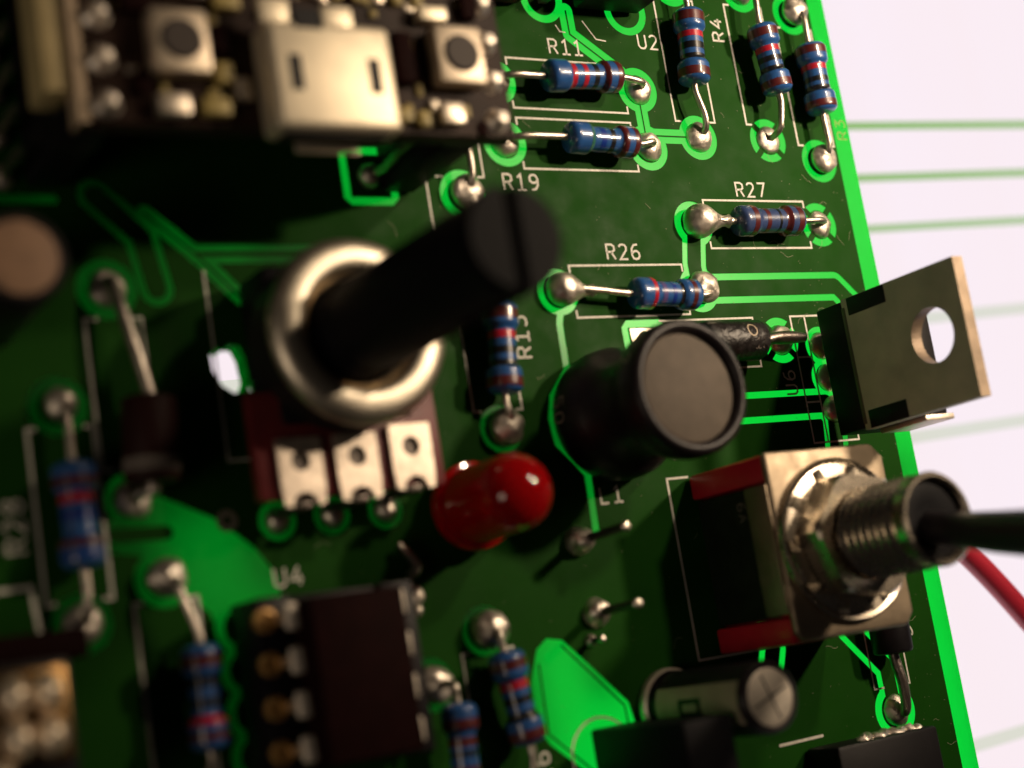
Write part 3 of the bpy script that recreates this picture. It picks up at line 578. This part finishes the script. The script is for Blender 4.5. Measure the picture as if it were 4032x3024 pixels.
for x, y1 in ((-43.25,-15.0), (-39.5,-14.95), (-35.75,-14.6)):
    w2 = 1.42; mb = MB(); N = 20; hx, hy = x, y1-1.4
    out = [(x-w2, y1), (x+w2, y1), (x+w2, y1-2.9), (x+w2*.92, y1-4.0)] + [(x+0.85*math.cos(a), y1-4.1+0.85*math.sin(a)) for a in [math.radians(180*k/8) for k in range(9)]] + [(x-w2*.92, y1-4.0), (x-w2, y1-2.9)]
    ring = [(hx+0.62*math.cos(2*math.pi*k/N), hy+0.62*math.sin(2*math.pi*k/N)) for k in range(N)]
    n0 = len(out); e = [(i, (i+1) % n0) for i in range(n0)] + [(n0+i, n0+(i+1) % N) for i in range(N)]
    pv, pe, pf, *_ = delaunay_2d_cdt([Vector(q) for q in out+ring], e, [], 1, 1e-5)
    pf = [f for f in pf if in_poly((sum(pv[i][0] for i in f)/3, sum(pv[i][1] for i in f)/3), out) and math.hypot(sum(pv[i][0] for i in f)/3-hx, sum(pv[i][1] for i in f)/3-hy) > .6]
    n = len(pv); mb.add([(p[0], p[1], 4.75) for p in pv] + [(p[0], p[1], 4.4) for p in pv], [tuple(f) for f in pf] + [tuple(i+n for i in reversed(f)) for f in pf])
    for lp in (list(range(n0)), list(range(n0, n0+N))):
        for i in range(len(lp)): a, b_ = lp[i], lp[(i+1) % len(lp)]; mb.f.append((a, b_, b_+n, a+n))
    tm = mb.build('terminal', mat('tinned_tag', (0.70, 0.60, 0.50), 0.46, 0.9, bump=0.08, bscale=14, var=0.16, vscale=12), t, smooth=False)
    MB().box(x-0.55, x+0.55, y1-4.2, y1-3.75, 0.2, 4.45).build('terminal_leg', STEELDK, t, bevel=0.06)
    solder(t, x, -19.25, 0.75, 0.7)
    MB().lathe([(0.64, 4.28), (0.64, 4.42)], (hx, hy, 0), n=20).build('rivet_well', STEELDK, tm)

# ------------------------------------------------------------------ toggle switch
t = thing('toggle_switch', 'red toggle switch with nickel plate, threaded bushing and dark lever', 'switch', (-6.1,-25.5,0))
ax_, ay_ = -6.1, -25.45
MB().box(-11.4, -0.9, -31.9, -30.1, 0.25, 8.35).build('red_housing', REDP, t, bevel=0.25); MB().box(-11.4, -0.9, -20.9, -19.1, 0.25, 8.35).build('red_housing', REDP, t, bevel=0.25)
MB().box(-10.6, -1.2, -30.08, -20.92, 0.3, 8.3).build('red_housing', REDP, t, bevel=0.1)
MB().box(-11.15, -10.62, -30.0, -21.0, 0.4, 7.0).build('side_panel', PANEL, t, bevel=0.2)
pl = [(-11.55,-19.0),(-1.7,-19.05),(-0.75,-20.0),(-0.75,-31.0),(-1.5,-31.9),(-11.0,-31.8),(-11.55,-31.2)]
MB().prism(pl[::-1], 8.4, 9.0).build('top_plate', BRUSH, t, bevel=0.22, seg=3)
MB().box(-11.75, -11.42, -29.9, -21.1, 6.4, 8.75).build('plate_lip', BRUSH, t, bevel=0.12)
ptx = MB(); lettering(ptx, '6A', (0,0), 0.8, 0.07, 0, lambda s, q: (-11.165, -21.9-s, 4.8+q)); ptx.build('print', FPRINT, t, smooth=False)
O = (ax_, ay_, 0)
lw = MB().lathe([(3.1,9.02),(5.55,9.02),(5.62,9.1),(5.62,9.45),(5.5,9.55),(5.2,9.42),(4.9,9.5),(3.1,9.5)], O, n=64, closed_ends=False).build('lock_washer', NICKEL, t, ang=30)
for k in range(10):
    a = 2*math.pi*k/10; cx, cy = ax_+4.6*math.cos(a), ay_+4.6*math.sin(a)
    MB().add([(cx-.5*math.sin(a)-.6*math.cos(a), cy+.5*math.cos(a)-.6*math.sin(a), 9.5), (cx+.5*math.sin(a)-.6*math.cos(a), cy-.5*math.cos(a)-.6*math.sin(a), 9.5), (cx+.4*math.sin(a)+.55*math.cos(a), cy-.4*math.cos(a)+.55*math.sin(a), 9.55), (cx-.4*math.sin(a)+.55*math.cos(a), cy+.4*math.cos(a)+.55*math.sin(a), 9.68)], [(0,1,2,3)]).build('washer_tooth', NICKEL, lw, smooth=False)
def hexnut(z0, z1, af, rot, nm):
    ro = af/2/math.cos(math.pi/6); mb = MB(); N = 48; rings = []
    for (z, ins) in ((z0, 0.30), (z0+0.22, 0.0), (z1-0.28, 0.0), (z1, 0.38)):
        ring = []
        for k in range(N):
            a = 2*math.pi*k/N; aa = (a-rot+math.pi/6) % (math.pi/3) - math.pi/6
            ring.append((ax_+min(af/2/math.cos(aa), ro-ins)*math.cos(a), ay_+min(af/2/math.cos(aa), ro-ins)*math.sin(a), z))
        rings.append(ring)
    rings.append([(ax_+3.1*math.cos(2*math.pi*k/N), ay_+3.1*math.sin(2*math.pi*k/N), z1-0.02) for k in range(N)])
    vs_ = [p for r in rings for p in r]; fs_ = [(i*N+k, i*N+(k+1) % N, (i+1)*N+(k+1) % N, (i+1)*N+k) for i in range(len(rings)-1) for k in range(N)]
    return mb.add(vs_, fs_).build(nm, NICKEL, t, ang=22)
hexnut(9.6, 11.7, 7.9, 0.35, 'hex_nut')
prof = [(3.0, 11.0)]
z = 11.8
while z < 16.6: prof += [(2.70, z), (3.08, z+0.30), (3.08, z+0.36), (2.70, z+0.66)]; z += 0.70
prof += [(2.85,17.0),(3.05,17.15),(3.08,18.0),(2.95,18.15),(2.75,18.15),(2.6,17.9),(2.55,14.0)]
MB().lathe(prof, O, n=64, closed_ends=False).build('threaded_bushing', NICKEL, t, ang=25)
MB().lathe([(2.58,14.6),(2.58,17.5),(2.3,17.62),(1.2,17.4)], O, n=40).build('bushing_throat', BLACKS, t)
MB().tube([(ax_+0.2,ay_,15.6),(ax_-0.3,ay_-0.9,19.5),(ax_-0.9,ay_-1.6,23.5),(ax_-1.5,ay_-2.3,28),(ax_-1.8,ay_-2.7,30.5),(ax_-1.85,ay_-2.75,31)], [1.0,1.08,1.3,1.5,1.5,0.9], 28).build('lever', CHROME, t, ang=50)
for y in (-20.9, -25.4, -29.9): MB().box(-6.9, -5.5, y-0.4, y+0.4, -0.5, 0.4).build('pin', LEAD, t)

# ------------------------------------------------------------------ upright electrolytic capacitors
def can(label, x, y, r, h, top_mat, full=True, group='electrolytic capacitors on the board'):
    t = thing('electrolytic_capacitor', label, 'capacitor', (x, y, 0), group); o = (x, y, 0)
    sl = MB().lathe([(r*.86,0.15),(r*1.0,0.3),(r*1.02,0.7),(r*0.93,1.15),(r*0.93,1.4),(r,1.7),(r,h-0.45),(r*.97,h-0.15),(r*.90,h),(r*.80,h),(r*.78,h-0.12)], o, n=48, closed_ends=False).build('sleeve', SLEEVE, t, ang=40)
    ct = MB().lathe([(r*.79,h-0.4),(r*.785,h-0.08),(r*.70,h-0.03),(0.05,h-0.03)], o, n=40).build('can_top', top_mat, t)
    if full:
        a0 = math.radians(181); hw = 0.62
        def patch(s0, s1, z0, z1, rr, nm, mt):
            mb = MB(); n = 16; vs_ = []; fs_ = []
            for k in range(n+1):
                a = a0+s0+(s1-s0)*k/n
                for zz in (z0, z1): vs_.append((x+rr*math.cos(a), y+rr*math.sin(a), zz))
            for k in range(n): fs_.append((2*k, 2*k+2, 2*k+3, 2*k+1))
            return mb.add(vs_, fs_).build(nm, mt, sl)
        patch(-hw, hw, 1.75, h-0.5, r+0.012, 'polarity_stripe', STRIPE)
        patch(-.25, .25, 4.3, 6.7, r+0.024, 'minus_box', BLACK); patch(-.11, .11, 4.75, 6.25, r+0.036, 'minus_mark', STRIPE)
        for a in (0.35, 0.35+math.pi/2):
            dx, dy = 1.55*math.cos(a), 1.55*math.sin(a); nx, ny = -0.07*math.sin(a), 0.07*math.cos(a)
            zz = h-0.018+(0.004 if a > 1 else 0)
            MB().add([(x-dx+nx, y-dy+ny, zz), (x-dx-nx, y-dy-ny, zz), (x+dx-nx, y+dy-ny, zz), (x+dx+nx, y+dy+ny, zz)], [(0,1,2,3)]).build('vent_score', STEELDK, ct, smooth=False)
        MB().lathe([(r*1.04,0.06),(r*1.13,0.3),(r*1.12,0.7),(r*1.03,0.95)], o, n=40, closed_ends=False).build('base_rim', ALU, t)
    return t
can('upright black capacitor with a grey minus stripe and silver scored top below the switch', -16.4, -34.75, 2.35, 11.0, ALU)
can('dark capacitor with a tan round top at the left beside the raised module', -60.1, -5.6, 2.55, 11.2, CANTOP, False)

# ------------------------------------------------------------------ socketed chip U4
t = thing('chip_socket', 'black open-frame chip socket with bright contacts below the U4 marking', 'socket', (-42,-29,0))
for a in ((-47.2,-44.9,-34.4,-24.1), (-39.2,-36.9,-34.4,-24.1)): MB().box(*a, 0.3, 4.4).build('side_rail', BLACK, t, bevel=0.2)
for a in ((-44.88,-39.22,-25.6,-24.15), (-44.88,-39.22,-34.35,-32.9)): MB().box(*a, 0.5, 4.0).build('cross_bar', BLACK, t, bevel=0.2)
for k in range(4):
    y = -25.45-2.5*k
    for x, sg in ((-46.05, 1), (-38.05, -1)):
        if sg > 0: MB().lathe([(0.70,4.3),(0.70,4.7),(0.50,4.74),(0.40,4.5)], (x-sg*0.72, y, 0), n=20).build('contact', mat('amber_contact', (0.42, 0.24, 0.08), 0.45, 0.5), t)
        MB().tube([(x, y, 0.4), (x, y, -0.5)], 0.3, 8).build('pin', LEAD, t)
t = thing('chip', 'dark brown eight-legged chip seated in the socket below the U4 marking', 'chip', (-42,-29,4.4))
MB().box(-45.2, -39.2, -34.1, -24.6, 4.6, 7.6).build('body', CHIP, t, bevel=0.3)
for k in range(4):
    y = -25.45-2.5*k
    for x, sg in ((-45.2, -1), (-39.2, 1)):
        mb = MB(); mb.box(min(x, x+sg*0.9), max(x, x+sg*0.9), y-0.78, y+0.78, 5.5, 6.1); lg = mb.build('leg', PALETIN, t, bevel=0.25, seg=3)
        MB().box(x+sg*0.75-0.18, x+sg*0.75+0.18, y-0.28, y+0.28, 3.6, 5.48).build('leg_tip', WHITECAP, t)

# ------------------------------------------------------------------ raised controller module with USB socket
t = thing('controller_module', 'raised dark controller module with silver USB socket and two push buttons', 'module', (-43,15,0))
ZT = 12.6
MB().box(-56.6, -29.5, 1.35, 48, 11.0, ZT).build('module_board', BROWNPCB, t, bevel=0.1)
MB().box(-56.66, -56.1, 1.36, 48, 11.05, ZT+0.05).build('board_edge', mat('pale_board_edge', (0.50, 0.38, 0.26), 0.6, var=0.1), t)
MB().box(-58.2, -56.7, 3.2, 48, 9.0, 12.2).build('pin_strip', CREAM, t, bevel=0.2)
MB().box(-56.3, -53.9, 2.0, 46, 0.2, 8.5).build('socket_strip', BLACK, t, bevel=0.2); MB().box(-32.6, -30.2, 2.0, 46, 0.2, 8.5).build('socket_strip', BLACK, t, bevel=0.2)
MB().box(-56.2, -54.0, 2.1, 46, 8.52, 10.98).build('pin_strip', BLACK, t); MB().box(-32.5, -30.3, 2.1, 46, 8.52, 10.98).build('pin_strip', BLACK, t)
u = MB().box(-46.45, -38.75, 0.5, 6.9, ZT+0.05, 15.2).build('usb_shell', SHELL, t, bevel=0.45, seg=3)
MB().box(-45.8, -39.4, 0.36, 0.52, 13.2, 14.6).build('usb_opening', BLACK, u)
MB().box(-44.6, -40.6, -0.1, 0.45, 12.7, 13.0).build('usb_lip', SHELL, u, bevel=0.1)
for x in (-45.0, -40.1): MB().box(x-0.38, x+0.38, 2.7, 4.8, 15.16, 15.215).build('shell_slot', BLACK, u, bevel=0.0)
MB().box(-44.7, -43.0, 6.4, 7.6, 15.1, 15.23).build('shell_notch', BLACK, u); MB().box(-46.6, -44.8, 6.7, 8.2, 14.6, 15.0).build('shell_tab', SHELL, u, bevel=0.1); MB().box(-42.8, -40.9, 6.7, 8.0, 14.6, 15.0).build('shell_tab', SHELL, u, bevel=0.1)
for x, y in ((-51.0, 5.75), (-33.4, 6.05)):
    b_ = MB().box(x-1.65, x+1.65, y-1.85, y+1.85, ZT+0.05, 14.1).build('push_button', BUTTON, t, bevel=0.25)
    MB().lathe([(1.18,14.0),(1.18,14.2),(1.05,14.32),(0.05,14.32)], (x, y, 0), n=28).build('plunger', PLUNGER, b_)
def smd(x, y, w_, l_, h_, mt, nm='small_part'): MB().box(x-w_/2, x+w_/2, y-l_/2, y+l_/2, ZT+0.03, ZT+h_).build(nm, mt, t, bevel=0.12)
smd(-51.6, 2.3, 1.8, 1.2, 0.9, WHITECAP); smd(-34.2, 2.5, 1.5, 1.3, 0.9, WHITECAP); smd(-48.4, 4.3, 1.0, 1.2, 0.8, TANCAP); smd(-49.1, 2.3, 1.6, 1.0, 0.8, TANCAP); smd(-47.4, 3.4, 0.9, 1.3, 0.8, WHITECAP)
smd(-34.6, 8.8, 1.8, 0.9, 1.0, SHELL); smd(-36.9, 5.9, 1.2, 3.2, 0.9, CHIP); smd(-37.3, 2.4, 1.1, 0.9, 0.6, TANCAP); smd(-36.0, 2.2, 0.8, 1.0, 0.6, TANCAP); smd(-48.3, 6.3, 0.9, 1.8, 0.7, CHIP); smd(-47.7, 8.6, 1.6, 0.9, 0.8, TANCAP)
smd(-53.0, 3.6, 0.8, 1.4, 0.6, CHIP); smd(-53.0, 8.6, 1.8, 2.0, 0.9, CHIP); smd(-50.0, 9.2, 2.2, 0.8, 0.7, WHITECAP); smd(-31.8, 9.6, 1.0, 1.6, 0.7, CHIP)
for k in range(9): smd(-46+1.35*k, 10.0, 0.7, 1.2, 0.5, TANCAP if k % 3 else WHITECAP)
smd(-40.5, 13.2, 9, 5, 1.2, CHIP, 'module_chip')
taken = [(-51.0,5.75,2.3,2.5),(-33.4,6.05,2.3,2.5),(-42.6,4.0,4.4,4.2),(-40.5,13.2,5,3)]
k = 0
while k < 46:
    x, y = random.uniform(-53.8, -31.8), random.uniform(1.8, 11.5)
    if any(abs(x-a) < c_ and abs(y-b) < d_ for a, b, c_, d_ in taken): continue
    smd(x, y, random.uniform(.35, .8), random.uniform(.35, .9), random.uniform(.12, .45), random.choice((TANCAP, TANCAP, WHITECAP, CHIP)))
    taken.append((x, y, .75, .85)); k += 1
for k in range(8):
    for x in (-30.75, -55.1):
        y = 2.4+2.54*k
        MB().lathe([(0.82,ZT+0.02),(0.6,ZT+0.28),(0.38,ZT+0.55),(0.34,ZT+0.85),(0.05,ZT+0.9)], (x, y, 0), n=18).build('soldered_pin', SOLDER, t)
MB().tube(bez([(-33.0,3.5,9),(-33.2,3.4,5),(-33.0,3.2,2.0),(-33.3,3.2,0.2)], 5), 0.3).build('module_pin', LEAD, t); solder(t, -33.3, 3.2, 0.9, 0.8)
for k in range(5):
    pn = thing('header_pin', 'thin metal header pin standing beside the raised module strip', 'pin', (-57.7, 2.6+2.54*k, 0), 'header pins at the module edge')
    MB().tube([(-57.7, 2.6+2.54*k, -0.3), (-57.68, 2.6+2.54*k, 4.6), (-57.68, 2.6+2.54*k, 5.0)], [0.3, 0.3, 0.15], 8).build('post', LEAD, pn); solder(pn, -57.7, 2.6+2.54*k, 0.8, 0.7)

# ------------------------------------------------------------------ loose pins and clipped leads
def post(label, x, y, tip, r=0.30, sr=1.05, h=1.2, grp='bare pins between the LED and the switch'):
    p = thing('bare_pin', label, 'pin', (x, y, 0), grp); solder(p, x, y, sr, h, 'dome')
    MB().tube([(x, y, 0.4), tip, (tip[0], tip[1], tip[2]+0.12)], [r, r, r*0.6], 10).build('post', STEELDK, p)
    MB().lathe([(0.05,-.1),(r*1.15,-.05),(r*1.25,.12),(r*0.8,.32),(0.05,.36)], tip, (Vector(tip)-Vector((x, y, 0))), 16).build('tip', LEAD, p)
post('bare pin with a pointed solder cone below the L1 marking', -21.6, -22.75, (-21.0,-22.5,5.0), 0.3, 1.0, 1.6); post('bare pin with a rounded solder blob beside the switch outline', -21.1, -27.7, (-21.1,-27.6,5.0))
post('short clipped pin between the rounded pin and the glowing green patch', -21.85, -29.5, (-21.8,-29.5,1.2), 0.22, 0.45, 0.5)
p = thing('clipped_lead', 'short bent clipped lead beside the upper corner of the dark chip', 'lead', (-35, -22.4, 0), 'clipped leads by the chip')
MB().tube(bez([(-35.6,-21.6,0.9),(-35.1,-22.2,0.9),(-34.5,-23.1,0.7),(-34.6,-23.6,0.1)], 5), [0.2+0.22*k/15 for k in range(16)], 10).build('wire', LEAD, p)
p = thing('solder_drop', 'shiny double solder drop beside the dark chip', 'solder', (-34.9,-25.2,0), 'clipped leads by the chip')
solder(p, -35.0, -25.0, 0.75, 0.9, 'ball'); solder(p, -34.7, -25.9, 0.42, 0.6, 'ball')

# ------------------------------------------------------------------ parts cut by the frame
def LOBE(x, y):
    mb = MB().lathe([(0.80,7.3),(0.82,8.0)] + [(0.82*math.cos(a), 8.0+1.2*math.sin(a)) for a in [math.radians(10*k) for k in range(1, 9)]], (0, 0, 0), n=28)
    mb.v = [(x+px, y+py*1.28, pz) for px, py, pz in mb.v]; return mb
t = thing('terminal_block', 'black block with four shiny rounded gold contacts below the R28 marking', 'terminal block', (-62,-29,0))
MB().box(-67, -58.9, -34, -26.0, 0.1, 7.4).build('housing', BLACK, t, bevel=0.3); MB().box(-67, -56.6, -25.95, -24.35, 0.1, 3.4).build('ledge', CHIP, t, bevel=0.2)
for x in (-62.1, -60.45):
    for y in (-27.7, -29.85):
        LOBE(x, y).build('contact', GOLD, t, ang=60)
MB().box(-63.2, -59.3, -31.1, -26.4, 7.42, 7.9).build('contact_plate', GOLDDK, t, bevel=0.15)
MB().lathe([(0.9,7.3),(0.9,8.4),(0.5,9.0),(0.05,9.1)], (-63.3,-31.6,0), n=24).build('contact', GOLD, t)
t = thing('black_connector', 'tall plain black box in front of the striped capacitor', 'connector', (-21.2,-40,0))
MB().box(-23.2, -19.35, -47, -35.25, 0.1, 10.5).build('housing', BLACKS, t, bevel=0.25)
mb = MB(); lettering(mb, '14', (0, 0), 1.0, 0.1, 0, lambda s, q: (-23.23, -38.6-s, 6.0+q)); mb.build('print', FPRINT, t, smooth=False)
t = thing('edge_connector', 'dark brown connector with a shiny metal strip near the board edge', 'connector', (0,-42,0))
MB().box(-5.2, 4.6, -47, -39.5, 0.1, 3.6).build('housing', BLACK, t, bevel=0.25)
st = MB(); P = [(-2.2+5.8*k/24, -39.62+0.16*math.sin(k*1.9), 2.5+0.3*math.sin(k*0.9)) for k in range(25)]
st.tube(P, [0.34+0.16*abs(math.sin(k*1.3)) for k in range(25)], 10).build('metal_strip', SOLDER, t, ang=60)
t = thing('socketed_chip', 'black chip block above the U2 marking beside the upper resistors', 'chip', (-12,20,0))
MB().box(-14.3, -8.4, 16.6, 26.5, 0.4, 4.4).build('socket_body', BLACK, t, bevel=0.25); MB().box(-13.9, -7.9, 16.8, 26.3, 4.5, 7.2).build('body', mat('blue_black_epoxy', (0.012, 0.012, 0.020), 0.5, bump=0.1), t, bevel=0.25)
for x in (-16.75, -9.2):
    for k in range(3): MB().box(x-0.35, x+0.35, 17.0+2.54*k, 17.5+2.54*k, -0.3, 2.2).build('leg', WHITECAP, t)
t = thing('film_capacitor', 'dark plum box capacitor tucked against the raised module corner', 'capacitor', (-21,19,0))
MB().box(-23.6, -19.0, 16.6, 22, 0.1, 4.6).build('body', PLUM, t, bevel=0.4)
for y in (17.5, 21): MB().tube([(-21.3, y, 0.3), (-21.3, y, -0.4)], 0.3, 8).build('lead', LEAD, t)
WIRE = [(2,-17,-2.7),(9,-20,-2.8),(14,-23.4,-3.2),(19.5,-27.7,-3.7),(24.7,-33,-4.1),(29.9,-38.3,-5.2),(36,-44.5,-9),(41,-50,-18.9)]
p = thing('red_wire', 'red insulated wire running out from under the board beside the switch', 'wire', (8, -25, -1.6))
MB().tube(bez(WIRE, 8), 0.98, 16).build('insulation', REDWIRE, p)
